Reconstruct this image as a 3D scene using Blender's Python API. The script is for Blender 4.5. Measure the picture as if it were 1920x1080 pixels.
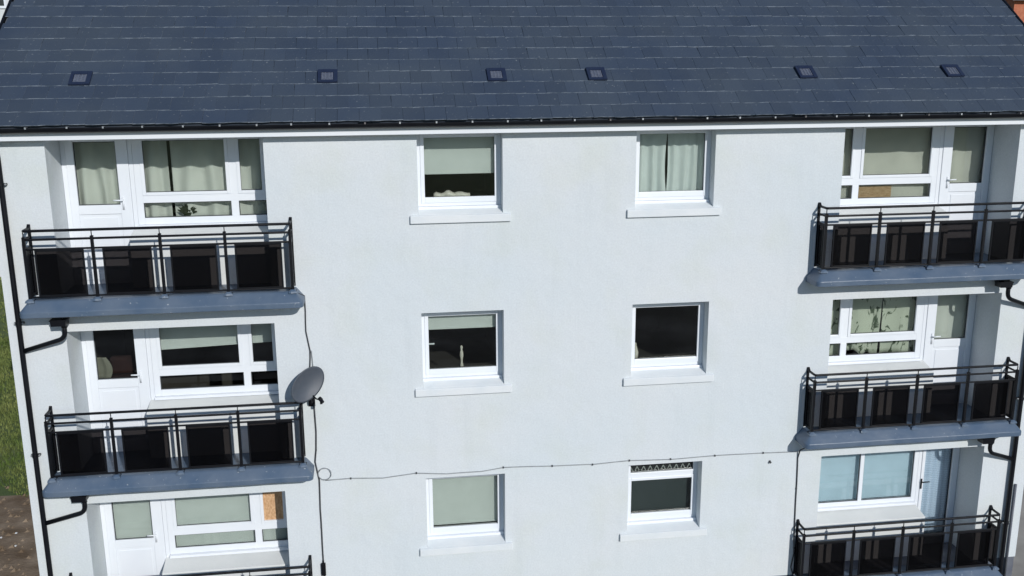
import bpy, math, random
from mathutils import Matrix, Vector, noise

random.seed(7)
scene = bpy.context.scene
for _o in list(bpy.data.objects):
    bpy.data.objects.remove(_o)
COL = scene.collection
Z0 = 5.6                      # ground to the lintel line of the middle storey
ROWS = (2.7, 0.0, -2.7)       # top, middle, bottom storey

# ------------------------------------------------------------------ camera
cam = bpy.data.cameras.new('camera')
cam.sensor_width = 36.0
cam.lens = 1850.0 / 1920.0 * 36.0
cam.clip_start = 0.1
cam.clip_end = 3000
cam_o = bpy.data.objects.new('camera', cam)
COL.objects.link(cam_o)
_r = Vector((0.99002078, -0.14082502, -0.00521213))
_u = Vector((0.03795607, 0.23085258, 0.97224813))
_f = Vector((0.13571363, 0.96274368, -0.23389402))
_m = Matrix((_r, _u, -_f)).transposed().to_4x4()
_m.translation = Vector((-2.8861, -14.4901, 3.8608 + Z0))
cam_o.matrix_world = _m
scene.camera = cam_o

# ------------------------------------------------------------------ sky, sun, exposure
SUN_DIR = Vector((0.352, -1.0, 0.51)).normalized()
world = bpy.data.worlds.new('World')
scene.world = world
world.use_nodes = True
wn = world.node_tree.nodes
sky = wn.new('ShaderNodeTexSky')
sky.sky_type = 'NISHITA'
sky.sun_disc = False
sky.sun_elevation = math.asin(SUN_DIR.z)
sky.sun_rotation = math.atan2(SUN_DIR.x, SUN_DIR.y)
sky.air_density = 1.0
sky.dust_density = 0.2
sky.ozone_density = 4.0
world.node_tree.links.new(sky.outputs[0], wn['Background'].inputs[0])
wn['Background'].inputs[1].default_value = 0.085
sun = bpy.data.lights.new('sun', 'SUN')
sun.energy = 3.15
sun.angle = math.radians(0.5)
sun.color = (1.0, 0.975, 0.94)
sun_o = bpy.data.objects.new('sun', sun)
COL.objects.link(sun_o)
sun_o.rotation_euler = SUN_DIR.to_track_quat('Z', 'Y').to_euler()
sun_o.location = (6, -16, 14)
vs = scene.view_settings
vs.view_transform = 'Standard'
vs.look = 'None'
vs.exposure = 0.0
vs.gamma = 1.0
vs.use_curve_mapping = False
scene.cycles.transparent_max_bounces = 24

# ------------------------------------------------------------------ material helpers
def new_mat(name):
    m = bpy.data.materials.new(name)
    m.use_nodes = True
    nt = m.node_tree
    return m, nt, nt.nodes['Principled BSDF']

def lerp_col(a, b, t):
    return tuple(x + (y - x) * t for x, y in zip(a, b))

def mat(name, col, rough=0.5, col2=None, nscale=3.0, bump=0.0, bscale=60.0, spec=0.5, metallic=0.0,
        rand=0.0, detail=6.0, stretch=(1, 1, 1), lo=0.35, hi=0.65, rvar=0.0, fleck=None, fscale=40.0, fpos=0.7):
    """principled with noise-driven colour change, relief and a per-object change of value"""
    m, nt, p = new_mat(name)
    N, L = nt.nodes, nt.links
    p.inputs['Roughness'].default_value = rough
    p.inputs['Metallic'].default_value = metallic
    p.inputs['Specular IOR Level'].default_value = spec
    p.inputs['Base Color'].default_value = (*col, 1)
    geo = N.new('ShaderNodeNewGeometry')
    mp = N.new('ShaderNodeMapping')
    mp.inputs['Scale'].default_value = stretch
    L.new(geo.outputs['Position'], mp.inputs[0])
    out = None
    if col2 is not None:
        t = N.new('ShaderNodeTexNoise')
        t.inputs['Scale'].default_value = nscale
        t.inputs['Detail'].default_value = detail
        L.new(mp.outputs[0], t.inputs['Vector'])
        r = N.new('ShaderNodeValToRGB')
        r.color_ramp.elements[0].position = lo
        r.color_ramp.elements[1].position = hi
        r.color_ramp.elements[0].color = (*col, 1)
        r.color_ramp.elements[1].color = (*col2, 1)
        L.new(t.outputs['Fac'], r.inputs[0])
        out = r.outputs[0]
        if rvar:
            mr = N.new('ShaderNodeMapRange')
            mr.inputs['To Min'].default_value = rough - rvar
            mr.inputs['To Max'].default_value = rough + rvar
            L.new(t.outputs['Fac'], mr.inputs['Value'])
            L.new(mr.outputs[0], p.inputs['Roughness'])
    if fleck is not None and out is not None:
        tf = N.new('ShaderNodeTexNoise'); tf.inputs['Scale'].default_value = fscale; tf.inputs['Detail'].default_value = 2
        L.new(geo.outputs['Position'], tf.inputs['Vector'])
        rf = N.new('ShaderNodeValToRGB')
        rf.color_ramp.elements[0].position = fpos; rf.color_ramp.elements[1].position = fpos + 0.05
        L.new(tf.outputs['Fac'], rf.inputs[0])
        mf = N.new('ShaderNodeMix'); mf.data_type = 'RGBA'
        L.new(rf.outputs[0], mf.inputs[0]); L.new(out, mf.inputs[6]); mf.inputs[7].default_value = (*fleck, 1)
        out = mf.outputs[2]
    if rand:
        oi = N.new('ShaderNodeObjectInfo')
        ad = N.new('ShaderNodeMath'); ad.operation = 'ADD'
        L.new(oi.outputs['Random'], ad.inputs[0])
        L.new(geo.outputs['Random Per Island'], ad.inputs[1])
        fr = N.new('ShaderNodeMath'); fr.operation = 'FRACT'
        L.new(ad.outputs[0], fr.inputs[0])
        mr = N.new('ShaderNodeMapRange')
        mr.inputs['To Min'].default_value = 1 - rand
        mr.inputs['To Max'].default_value = 1 + rand
        L.new(fr.outputs[0], mr.inputs['Value'])
        hs = N.new('ShaderNodeHueSaturation')
        hs.inputs['Color'].default_value = (*col, 1)
        if out is not None:
            L.new(out, hs.inputs['Color'])
        L.new(mr.outputs[0], hs.inputs['Value'])
        out = hs.outputs[0]
    if out is not None:
        L.new(out, p.inputs['Base Color'])
    if bump:
        t2 = N.new('ShaderNodeTexNoise')
        t2.inputs['Scale'].default_value = bscale
        t2.inputs['Detail'].default_value = 4
        L.new(mp.outputs[0], t2.inputs['Vector'])
        b = N.new('ShaderNodeBump')
        b.inputs['Strength'].default_value = bump
        b.inputs['Distance'].default_value = 0.02
        L.new(t2.outputs['Fac'], b.inputs['Height'])
        L.new(b.outputs[0], p.inputs['Normal'])
    return m

def glass_mat(name, tint, refl=1.0, rough=0.0):
    m, nt, p = new_mat(name)
    N, L = nt.nodes, nt.links
    N.remove(p)
    tr = N.new('ShaderNodeBsdfTransparent')
    tr.inputs[0].default_value = (*tint, 1)
    gl = N.new('ShaderNodeBsdfGlossy')
    gl.inputs['Roughness'].default_value = rough
    gl.inputs['Color'].default_value = (refl, refl, refl, 1)
    fr = N.new('ShaderNodeFresnel')
    fr.inputs['IOR'].default_value = 1.5
    tc = N.new('ShaderNodeNewGeometry')
    nz = N.new('ShaderNodeTexNoise')
    nz.inputs['Scale'].default_value = 1.3
    L.new(tc.outputs['Position'], nz.inputs['Vector'])
    b = N.new('ShaderNodeBump')
    b.inputs['Strength'].default_value = 0.03
    b.inputs['Distance'].default_value = 0.1
    L.new(nz.outputs['Fac'], b.inputs['Height'])
    L.new(b.outputs[0], gl.inputs['Normal'])
    mx = N.new('ShaderNodeMixShader')
    L.new(fr.outputs[0], mx.inputs[0])
    L.new(tr.outputs[0], mx.inputs[1])
    L.new(gl.outputs[0], mx.inputs[2])
    L.new(mx.outputs[0], N['Material Output'].inputs[0])
    return m

def wall_mat():
    m, nt, p = new_mat('white_render')
    N, L = nt.nodes, nt.links
    p.inputs['Roughness'].default_value = 0.92
    p.inputs['Specular IOR Level'].default_value = 0.2
    g = N.new('ShaderNodeNewGeometry')
    def nz(scale, detail, stretch=(1, 1, 1)):
        mp = N.new('ShaderNodeMapping'); mp.inputs['Scale'].default_value = stretch
        L.new(g.outputs['Position'], mp.inputs[0])
        t = N.new('ShaderNodeTexNoise'); t.inputs['Scale'].default_value = scale
        t.inputs['Detail'].default_value = detail
        L.new(mp.outputs[0], t.inputs['Vector'])
        return t.outputs['Fac']
    def ramp(fac, c0, c1, lo, hi):
        r = N.new('ShaderNodeValToRGB')
        r.color_ramp.elements[0].position = lo; r.color_ramp.elements[1].position = hi
        r.color_ramp.elements[0].color = (*c0, 1); r.color_ramp.elements[1].color = (*c1, 1)
        L.new(fac, r.inputs[0]); return r.outputs[0]
    def mul(a, b):
        x = N.new('ShaderNodeMix'); x.data_type = 'RGBA'; x.blend_type = 'MULTIPLY'
        x.inputs['Factor'].default_value = 1
        L.new(a, x.inputs[6]); L.new(b, x.inputs[7]); return x.outputs[2]
    big = ramp(nz(0.45, 5), (0.640, 0.690, 0.715), (0.675, 0.705, 0.72), 0.35, 0.65)
    warm = ramp(nz(1.1, 4), (1, 1, 1), (0.975, 0.975, 0.935), 0.50, 0.70)
    streak = ramp(nz(1.6, 6, (2.2, 2.2, 0.22)), (1, 1, 1), (0.95, 0.955, 0.955), 0.55, 0.8)
    speck = ramp(nz(38, 3), (0.94, 0.94, 0.945), (1.03, 1.03, 1.03), 0.3, 0.7)
    L.new(mul(mul(mul(big, warm), streak), speck), p.inputs['Base Color'])
    b = N.new('ShaderNodeBump'); b.inputs['Strength'].default_value = 0.35
    b.inputs['Distance'].default_value = 0.012
    L.new(nz(110, 3), b.inputs['Height'])
    b2 = N.new('ShaderNodeBump'); b2.inputs['Strength'].default_value = 0.25
    b2.inputs['Distance'].default_value = 0.05
    L.new(nz(3.0, 4), b2.inputs['Height']); L.new(b.outputs[0], b2.inputs['Normal'])
    L.new(b2.outputs[0], p.inputs['Normal'])
    return m

def panel_mat():
    """black perforated sheet: some light passes through the holes"""
    m, nt, p = new_mat('black_perforated_panel')
    N, L = nt.nodes, nt.links
    p.inputs['Base Color'].default_value = (0.0012, 0.0012, 0.0016, 1)
    p.inputs['Roughness'].default_value = 0.42
    p.inputs['Specular IOR Level'].default_value = 0.07
    tr = N.new('ShaderNodeBsdfTransparent')
    tr.inputs[0].default_value = (1.0, 0.94, 0.94, 1)
    mx = N.new('ShaderNodeMixShader')
    mx.inputs[0].default_value = 0.80
    L.new(tr.outputs[0], mx.inputs[1]); L.new(p.outputs[0], mx.inputs[2])
    L.new(mx.outputs[0], N['Material Output'].inputs[0])
    return m

def cloth_mat(name, col, dark=None, kind=None):
    m, nt, p = new_mat(name)
    N, L = nt.nodes, nt.links
    p.inputs['Roughness'].default_value = 0.95
    p.inputs['Specular IOR Level'].default_value = 0.1
    p.inputs['Base Color'].default_value = (*col, 1)
    g = N.new('ShaderNodeNewGeometry')
    if kind == 'leaf':
        mp = N.new('ShaderNodeMapping'); mp.inputs['Scale'].default_value = (1, 0.4, 0.55)
        mp.inputs['Rotation'].default_value = (0, 0.6, 0)
        L.new(g.outputs['Position'], mp.inputs[0])
        t = N.new('ShaderNodeTexNoise'); t.inputs['Scale'].default_value = 7.5
        t.inputs['Detail'].default_value = 3; t.inputs['Distortion'].default_value = 0.8
        L.new(mp.outputs[0], t.inputs['Vector'])
        r = N.new('ShaderNodeValToRGB')
        r.color_ramp.elements[0].position = 0.545; r.color_ramp.elements[1].position = 0.60
        r.color_ramp.elements[0].color = (*col, 1); r.color_ramp.elements[1].color = (*dark, 1)
        L.new(t.outputs['Fac'], r.inputs[0]); L.new(r.outputs[0], p.inputs['Base Color'])
    elif kind == 'stripe':
        w = N.new('ShaderNodeTexWave'); w.bands_direction = 'Z'; w.inputs['Scale'].default_value = 9
        w.inputs['Distortion'].default_value = 1.0
        L.new(g.outputs['Position'], w.inputs['Vector'])
        r = N.new('ShaderNodeValToRGB')
        r.color_ramp.elements[0].color = (*col, 1); r.color_ramp.elements[1].color = (*dark, 1)
        L.new(w.outputs['Fac'], r.inputs[0]); L.new(r.outputs[0], p.inputs['Base Color'])
    else:
        t = N.new('ShaderNodeTexNoise'); t.inputs['Scale'].default_value = 5
        L.new(g.outputs['Position'], t.inputs['Vector'])
        r = N.new('ShaderNodeValToRGB')
        r.color_ramp.elements[0].color = (*[c * 0.9 for c in col], 1)
        r.color_ramp.elements[1].color = (*[min(1, c * 1.06) for c in col], 1)
        L.new(t.outputs['Fac'], r.inputs[0]); L.new(r.outputs[0], p.inputs['Base Color'])
    return m

def ground_mat():
    m, nt, p = new_mat('lawn_soil')
    N, L = nt.nodes, nt.links
    p.inputs['Roughness'].default_value = 0.95
    g = N.new('ShaderNodeNewGeometry')
    t = N.new('ShaderNodeTexNoise'); t.inputs['Scale'].default_value = 0.7; t.inputs['Detail'].default_value = 9
    L.new(g.outputs['Position'], t.inputs['Vector'])
    r = N.new('ShaderNodeValToRGB')
    e = r.color_ramp.elements
    e[0].position = 0.32; e[0].color = (0.07, 0.105, 0.027, 1)
    e[1].position = 0.68; e[1].color = (0.16, 0.19, 0.065, 1)
    x = e.new(0.5); x.color = (0.085, 0.12, 0.034, 1)
    L.new(t.outputs['Fac'], r.inputs[0]); L.new(r.outputs[0], p.inputs['Base Color'])
    b = N.new('ShaderNodeBump'); b.inputs['Strength'].default_value = 0.6; b.inputs['Distance'].default_value = 0.05
    t2 = N.new('ShaderNodeTexNoise'); t2.inputs['Scale'].default_value = 18; t2.inputs['Detail'].default_value = 6
    L.new(g.outputs['Position'], t2.inputs['Vector'])
    L.new(t2.outputs['Fac'], b.inputs['Height']); L.new(b.outputs[0], p.inputs['Normal'])
    return m

M = {
    'wall': wall_mat(),
    'cream': mat('cream_render', (0.66, 0.68, 0.675), 0.9, (0.71, 0.725, 0.715), 2.5, 0.25, 70, 0.2),
    'plinth': mat('grey_plinth_paint', (0.12, 0.13, 0.16), 0.85, (0.17, 0.18, 0.205), 3, 0.4, 60, 0.2),
    'pvc': mat('white_pvc', (0.76, 0.795, 0.84), 0.32, (0.80, 0.83, 0.865), 1.5),
    'sill': mat('white_painted_sill', (0.68, 0.72, 0.74), 0.7, (0.735, 0.76, 0.77), 2.5, 0.2, 45, 0.3),
    'membrane': mat('grey_blue_membrane', (0.072, 0.113, 0.175), 0.40, (0.112, 0.150, 0.205), 2.2, 0.3, 11, 0.55, rvar=0.08, fleck=(0.34, 0.37, 0.4), fscale=22, fpos=0.70),
    'black': mat('black_paint_metal', (0.0035, 0.004, 0.006), 0.45, (0.006, 0.0065, 0.009), 4, 0.05, 40, 0.25),
    'galv': mat('galvanised_clip', (0.55, 0.57, 0.6), 0.35, (0.42, 0.44, 0.47), 20, metallic=0.6),
    'dull': mat('dull_clip', (0.10, 0.09, 0.09), 0.6, (0.16, 0.15, 0.15), 20),
    'gutter': mat('black_gutter_plastic', (0.004, 0.0045, 0.007), 0.4, (0.007, 0.008, 0.011), 3, spec=0.3),
    'panel': panel_mat(),
    'slate': mat('roof_slate', (0.041, 0.059, 0.092), 0.66, (0.054, 0.072, 0.099), 1.0, 0.25, 30, 0.3, rand=0.075, detail=8, fleck=(0.16, 0.18, 0.2), fscale=24, fpos=0.70),
    'slate_edge': mat('slate_dressed_edge', (0.09, 0.12, 0.165), 0.8, (0.27, 0.315, 0.38), 9, 0.3, 40, 0.2, detail=5, lo=0.34, hi=0.6),
    'deck': mat('roof_underlay', (0.05, 0.065, 0.09), 0.9, (0.07, 0.085, 0.11), 3),
    'vent': mat('navy_vent_plastic', (0.016, 0.024, 0.055), 0.45, (0.02, 0.03, 0.06), 5),
    'vent_grille': mat('vent_grille', (0.10, 0.12, 0.17), 0.5, (0.15, 0.165, 0.21), 30),
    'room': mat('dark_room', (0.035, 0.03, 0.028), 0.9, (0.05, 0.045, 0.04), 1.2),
    'glass': glass_mat('window_glass', (0.862, 0.886, 0.868)),
    'glass_blue': glass_mat('blue_tinted_glass', (0.87, 0.905, 0.925)),
    'gasket': mat('dark_gasket', (0.03, 0.035, 0.04), 0.6),
    'osb': mat('orange_chipboard', (0.46, 0.26, 0.13), 0.85, (0.66, 0.43, 0.25), 40, 0.2, 50, 0.2, stretch=(1, 1, 0.6)),
    'cable': mat('grey_black_cable', (0.03, 0.033, 0.04), 0.6, (0.06, 0.065, 0.07), 9),
    'cable_light': mat('pale_grey_cable', (0.22, 0.24, 0.26), 0.6, (0.3, 0.32, 0.33), 9),
    'dish': mat('dark_grey_dish', (0.062, 0.075, 0.095), 0.5, (0.08, 0.09, 0.108), 7, 0.05, 80, 0.4),
    'steel': mat('door_handle_steel', (0.6, 0.62, 0.65), 0.25, (0.5, 0.52, 0.55), 10, metallic=0.9),
    'wood': mat('tan_wood', (0.38, 0.24, 0.13), 0.7, (0.52, 0.36, 0.22), 12, stretch=(1, 1, 6)),
    'red': mat('dark_red_fabric', (0.022, 0.008, 0.009), 0.9, (0.035, 0.012, 0.012), 6),
    'china': mat('pale_china', (0.62, 0.58, 0.52), 0.4, (0.7, 0.67, 0.62), 20),
    'leaf_dark': mat('dark_leaf', (0.012, 0.02, 0.008), 0.7, (0.02, 0.03, 0.012), 8),
    'ground': ground_mat(),
    'soil': mat('bare_soil', (0.145, 0.102, 0.066), 0.95, (0.30, 0.23, 0.165), 1.6, 0.8, 16, 0.1, detail=10),
    'paving': mat('worn_paving', (0.30, 0.28, 0.25), 0.9, (0.40, 0.375, 0.335), 1.5, 0.3, 30, 0.2),
    'asphalt': mat('bounce_asphalt', (0.06, 0.06, 0.064), 0.9, (0.24, 0.24, 0.245), 0.5, 0.3, 50, 0.3, lo=0.4, hi=0.7),  # unseen road; pale patches put in for soft reflections in the panes
    'blade': mat('grass_blade', (0.075, 0.115, 0.026), 0.8, (0.19, 0.215, 0.07), 0.9, rand=0.25, spec=0.2),
    'brick': mat('red_brick', (0.40, 0.13, 0.075), 0.9, (0.50, 0.19, 0.11), 6, 0.3, 30, 0.2),
    'far_wall': mat('far_pale_render', (0.60, 0.62, 0.63), 0.9, (0.7, 0.71, 0.71), 1.0, 0.2, 20, 0.2),
    'far_roof': mat('far_roof_tile', (0.10, 0.09, 0.09), 0.8, (0.14, 0.125, 0.12), 2, 0.3, 12, 0.2),
    'far_glass': mat('far_window_glass', (0.02, 0.025, 0.03), 0.08, (0.03, 0.035, 0.04), 1, spec=0.6),
    'blind_green': cloth_mat('pale_green_blind', (0.65, 0.685, 0.68)),
    'blind_white': cloth_mat('white_blind', (0.72, 0.75, 0.76)),
    'blind_cyan': cloth_mat('pale_blue_blind', (0.58, 0.70, 0.725)),
    'blind_dark': cloth_mat('charcoal_blind', (0.055, 0.07, 0.075)),
    'curt_beige': cloth_mat('beige_curtain', (0.68, 0.69, 0.66)),
    'curt_grey': cloth_mat('grey_green_curtain', (0.70, 0.75, 0.76)),
    'curt_tan': cloth_mat('tan_sheet', (0.61, 0.60, 0.555)),
    'curt_leaf': cloth_mat('leaf_print_curtain', (0.60, 0.63, 0.54), (0.09, 0.12, 0.08), 'leaf'),
    'curt_dim': cloth_mat('dim_grey_cloth', (0.22, 0.215, 0.18)),
    'net': cloth_mat('net_curtain', (0.70, 0.78, 0.86), (0.50, 0.58, 0.66), 'stripe'),
    'lace': cloth_mat('black_lace_valance', (0.03, 0.032, 0.035)),
    'lace_white': cloth_mat('white_lace_trim', (0.5, 0.52, 0.52)),
}

# ------------------------------------------------------------------ mesh helpers
class MB:
    def __init__(self):
        self.v, self.f, self.mi = [], [], []
    def quad(self, a, b, c, d, mi=0):
        i = len(self.v); self.v += [a, b, c, d]; self.f.append((i, i + 1, i + 2, i + 3)); self.mi.append(mi)
        return self
    def tri(self, a, b, c, mi=0):
        i = len(self.v); self.v += [a, b, c]; self.f.append((i, i + 1, i + 2)); self.mi.append(mi)
        return self
    def box(self, x0, x1, y0, y1, z0, z1, mi=0):
        i = len(self.v)
        self.v += [(x0, y0, z0), (x1, y0, z0), (x1, y1, z0), (x0, y1, z0),
                   (x0, y0, z1), (x1, y0, z1), (x1, y1, z1), (x0, y1, z1)]
        for q in ((0, 3, 2, 1), (4, 5, 6, 7), (0, 1, 5, 4), (1, 2, 6, 5), (2, 3, 7, 6), (3, 0, 4, 7)):
            self.f.append(tuple(i + k for k in q)); self.mi.append(mi)
        return self
    def loft(self, loops, cap=True, closed=True, mi=0):
        n = len(loops[0]); i0 = len(self.v)
        for lp in loops:
            self.v += [tuple(p) for p in lp]
        for a in range(len(loops) - 1):
            for k in range(n if closed else n - 1):
                k2 = (k + 1) % n
                self.f.append((i0 + a * n + k, i0 + a * n + k2, i0 + (a + 1) * n + k2, i0 + (a + 1) * n + k))
                self.mi.append(mi)
        if cap and closed:
            self.f.append(tuple(i0 + k for k in reversed(range(n)))); self.mi.append(mi)
            b = i0 + (len(loops) - 1) * n
            self.f.append(tuple(b + k for k in range(n))); self.mi.append(mi)
        return self
    def tube(self, pts, r, n=10, mi=0):
        pts = [Vector(p) for p in pts]
        loops = []
        up = None
        for i, p in enumerate(pts):
            if i == 0: t = pts[1] - pts[0]
            elif i == len(pts) - 1: t = pts[-1] - pts[-2]
            else: t = (pts[i + 1] - p).normalized() + (p - pts[i - 1]).normalized()
            t.normalize()
            if up is None:
                up = Vector((0, 0, 1)) if abs(t.z) < 0.9 else Vector((0, 1, 0))
            s = t.cross(up).normalized(); up = s.cross(t).normalized()
            rr = r[i] if isinstance(r, (list, tuple)) else r
            loops.append([p + (s * math.cos(a) + up * math.sin(a)) * rr
                          for a in [2 * math.pi * k / n for k in range(n)]])
        return self.loft(loops, mi=mi)
    def mesh(self, name, mats, smooth=False):
        me = bpy.data.meshes.new(name)
        me.from_pydata(self.v, [], self.f)
        for m in (mats if isinstance(mats, (list, tuple)) else [mats]):
            me.materials.append(m)
        me.polygons.foreach_set('material_index', self.mi)
        if smooth:
            me.polygons.foreach_set('use_smooth', [True] * len(me.polygons))
        me.update()
        return me
    def build(self, name, mats, parent=None, smooth=False, bevel=0.0, seg=2):
        o = bpy.data.objects.new(name, self.mesh(name, mats, smooth))
        COL.objects.link(o)
        if parent is not None:
            o.parent = parent
        if bevel:
            b = o.modifiers.new('bevel', 'BEVEL')
            b.width = bevel; b.segments = seg; b.limit_method = 'ANGLE'; b.angle_limit = math.radians(40)
        return o

def empty(name, loc=(0, 0, 0)):
    o = bpy.data.objects.new(name, None)
    o.empty_display_size = 0.3
    o.location = loc
    COL.objects.link(o)
    return o

def tag(o, label=None, cat=None, group=None, kind=None):
    if label: o['label'] = label
    if cat: o['category'] = cat
    if group: o['group'] = group
    if kind: o['kind'] = kind
    return o

def arc(pts, steps=6, rad=0.06):
    """round off the corners of a polyline"""
    pts = [Vector(p) for p in pts]
    out = [pts[0]]
    for i in range(1, len(pts) - 1):
        a, b, c = pts[i - 1], pts[i], pts[i + 1]
        d1 = (a - b); d2 = (c - b)
        r = min(rad, d1.length * 0.45, d2.length * 0.45)
        p0 = b + d1.normalized() * r; p2 = b + d2.normalized() * r
        for k in range(steps + 1):
            t = k / steps
            out.append(p0 * (1 - t) ** 2 + b * 2 * t * (1 - t) + p2 * t * t)
    out.append(pts[-1])
    return out

# ------------------------------------------------------------------ measured layout (x along the front, z relative to a storey)
CX = 8.14
A = (-2.2326, -0.9736)
B = (1.0534, 2.2945)
L = (-7.362, -4.4125)
R = (4.3633, 7.3076)
ZB = -1.2143            # bottom of the plain window openings
ZL = -0.057             # head of the balcony recesses
ZF = -2.215             # balcony floor
D = 0.70                # depth of the recess to the glazing
REV = 0.25              # window reveal depth
ZSOF = 2.702            # soffit height (top storey)
ZPL = -4.905            # top of the plinth
S = 0.68                # roof pitch
Y0, ZR0 = -0.30, 2.90   # slate tails at the eaves
XV = 8.30               # verge
YB = 8.4                # rear of the building
YRIDGE = YB / 2

block = empty('apartment_block')
tag(block, 'white rendered three storey apartment block with slate roof and black railed balconies', 'building')

# ---- front wall, cut by the openings, with their reveals
openings = []           # x0,x1,z0,z1,depth
for r in ROWS:
    top = ZSOF if r == 2.7 else r
    openings.append((*A, r + ZB, top, REV + 0.1))
    openings.append((*B, r + ZB, top, REV + 0.1))
    topl = ZSOF if r == 2.7 else r + ZL
    openings.append((*L, r + ZF, topl, D + 0.1))
    openings.append((*R, r + ZF, topl, D + 0.1))
xs = sorted({-CX, CX, *A, *B, *L, *R})
zs = sorted({ZPL, ZSOF, *[v for o in openings for v in (o[2], o[3]) if v > ZPL]})
w = MB()
for i in range(len(xs) - 1):
    for j in range(len(zs) - 1):
        cx_, cz_ = (xs[i] + xs[i + 1]) / 2, (zs[j] + zs[j + 1]) / 2
        if any(o[0] < cx_ < o[1] and o[2] < cz_ < o[3] for o in openings):
            continue
        w.quad((xs[i], 0, zs[j] + Z0), (xs[i + 1], 0, zs[j] + Z0), (xs[i + 1], 0, zs[j + 1] + Z0), (xs[i], 0, zs[j + 1] + Z0))
for x0, x1, z0, z1, dp in openings:
    a, b = z0 + Z0, z1 + Z0
    w.quad((x0, 0, a), (x0, 0, b), (x0, dp, b), (x0, dp, a))
    w.quad((x1, 0, b), (x1, 0, a), (x1, dp, a), (x1, dp, b))
    if z1 < ZSOF:
        w.quad((x0, 0, b), (x1, 0, b), (x1, dp, b), (x0, dp, b))
    w.quad((x1, 0, a), (x0, 0, a), (x0, dp, a), (x1, dp, a))
zt, zg = ZSOF + Z0 + 0.06, 0.0
zrg = ZR0 + S * (YRIDGE - Y0) + Z0 - 0.1
for s in (-1, 1):
    x = s * CX
    pts = [(x, 0, ZPL + Z0), (x, YB, ZPL + Z0), (x, YB, zt), (x, YRIDGE, zrg), (x, 0, zt)]
    i = len(w.v); w.v += pts if s > 0 else pts[::-1]; w.f.append((i, i + 1, i + 2, i + 3, i + 4)); w.mi.append(0)
w.quad((CX, YB, ZPL + Z0), (-CX, YB, ZPL + Z0), (-CX, YB, zt), (CX, YB, zt))
w.build('wall', M['wall'], block)
MB().box(-CX + 0.012, CX - 0.012, 0.012, YB - 0.012, -0.3, ZPL + Z0 - 0.002).build('plinth', M['plinth'], block)

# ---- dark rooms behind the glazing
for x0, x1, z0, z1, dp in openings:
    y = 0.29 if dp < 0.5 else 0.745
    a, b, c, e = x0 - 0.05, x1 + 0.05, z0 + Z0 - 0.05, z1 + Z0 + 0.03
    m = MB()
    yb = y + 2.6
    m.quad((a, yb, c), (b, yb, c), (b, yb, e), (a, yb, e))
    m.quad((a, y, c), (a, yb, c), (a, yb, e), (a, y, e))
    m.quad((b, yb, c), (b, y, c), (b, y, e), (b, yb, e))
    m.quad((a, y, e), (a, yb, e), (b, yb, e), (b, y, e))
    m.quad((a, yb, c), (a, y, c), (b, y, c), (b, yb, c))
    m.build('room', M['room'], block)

# ---- eaves: soffit, fascia, gutter with clips
MB().box(-CX - 0.1, CX + 0.1, -0.163, D + 0.06, ZSOF + Z0 + 0.002, ZSOF + Z0 + 0.02).build('soffit', M['pvc'], block)
MB().box(-XV + 0.02, XV - 0.02, -0.19, -0.165, ZSOF + Z0, 2.87 + Z0).build('fascia', M['pvc'], block, bevel=0.004)
gy, gz, gr = -0.262, 2.876 + Z0, 0.071
prof = []
for k in range(13):
    a = math.pi + math.pi * k / 12
    prof.append((gy + gr * math.cos(a), gz + gr * math.sin(a)))
for k in range(13):
    a = 2 * math.pi - math.pi * k / 12
    prof.append((gy + (gr - 0.006) * math.cos(a), gz + (gr - 0.006) * math.sin(a) + 0.002))
g = MB()
gx = [-XV - 0.01 + (2 * XV + 0.02) * k / 40 for k in range(41)]
g.loft([[(x, p[0], p[1] + 0.004 * noise.noise(Vector((x * 0.6, 0, 3)))) for p in prof] for x in gx])
gutter = g.build('gutter', M['gutter'], block, smooth=False)
cm = MB()
cm.box(-0.009, 0.009, gy - gr - 0.004, gy + gr - 0.03, gz + 0.006, gz + 0.014)
cm.box(-0.011, 0.011, gy - gr - 0.008, gy - gr - 0.001, gz - 0.010, gz + 0.016)
clip_mes = [cm.mesh('gutter_clip', M[k]) for k in ('galv', 'galv', 'dull')]
x = -7.95
while x < 8.2:
    o = bpy.data.objects.new('gutter_clip', random.choice(clip_mes))
    o.location = (x + random.uniform(-0.03, 0.03), 0, random.uniform(-0.003, 0.003))
    o.parent = gutter
    COL.objects.link(o)
    x += 0.5
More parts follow.
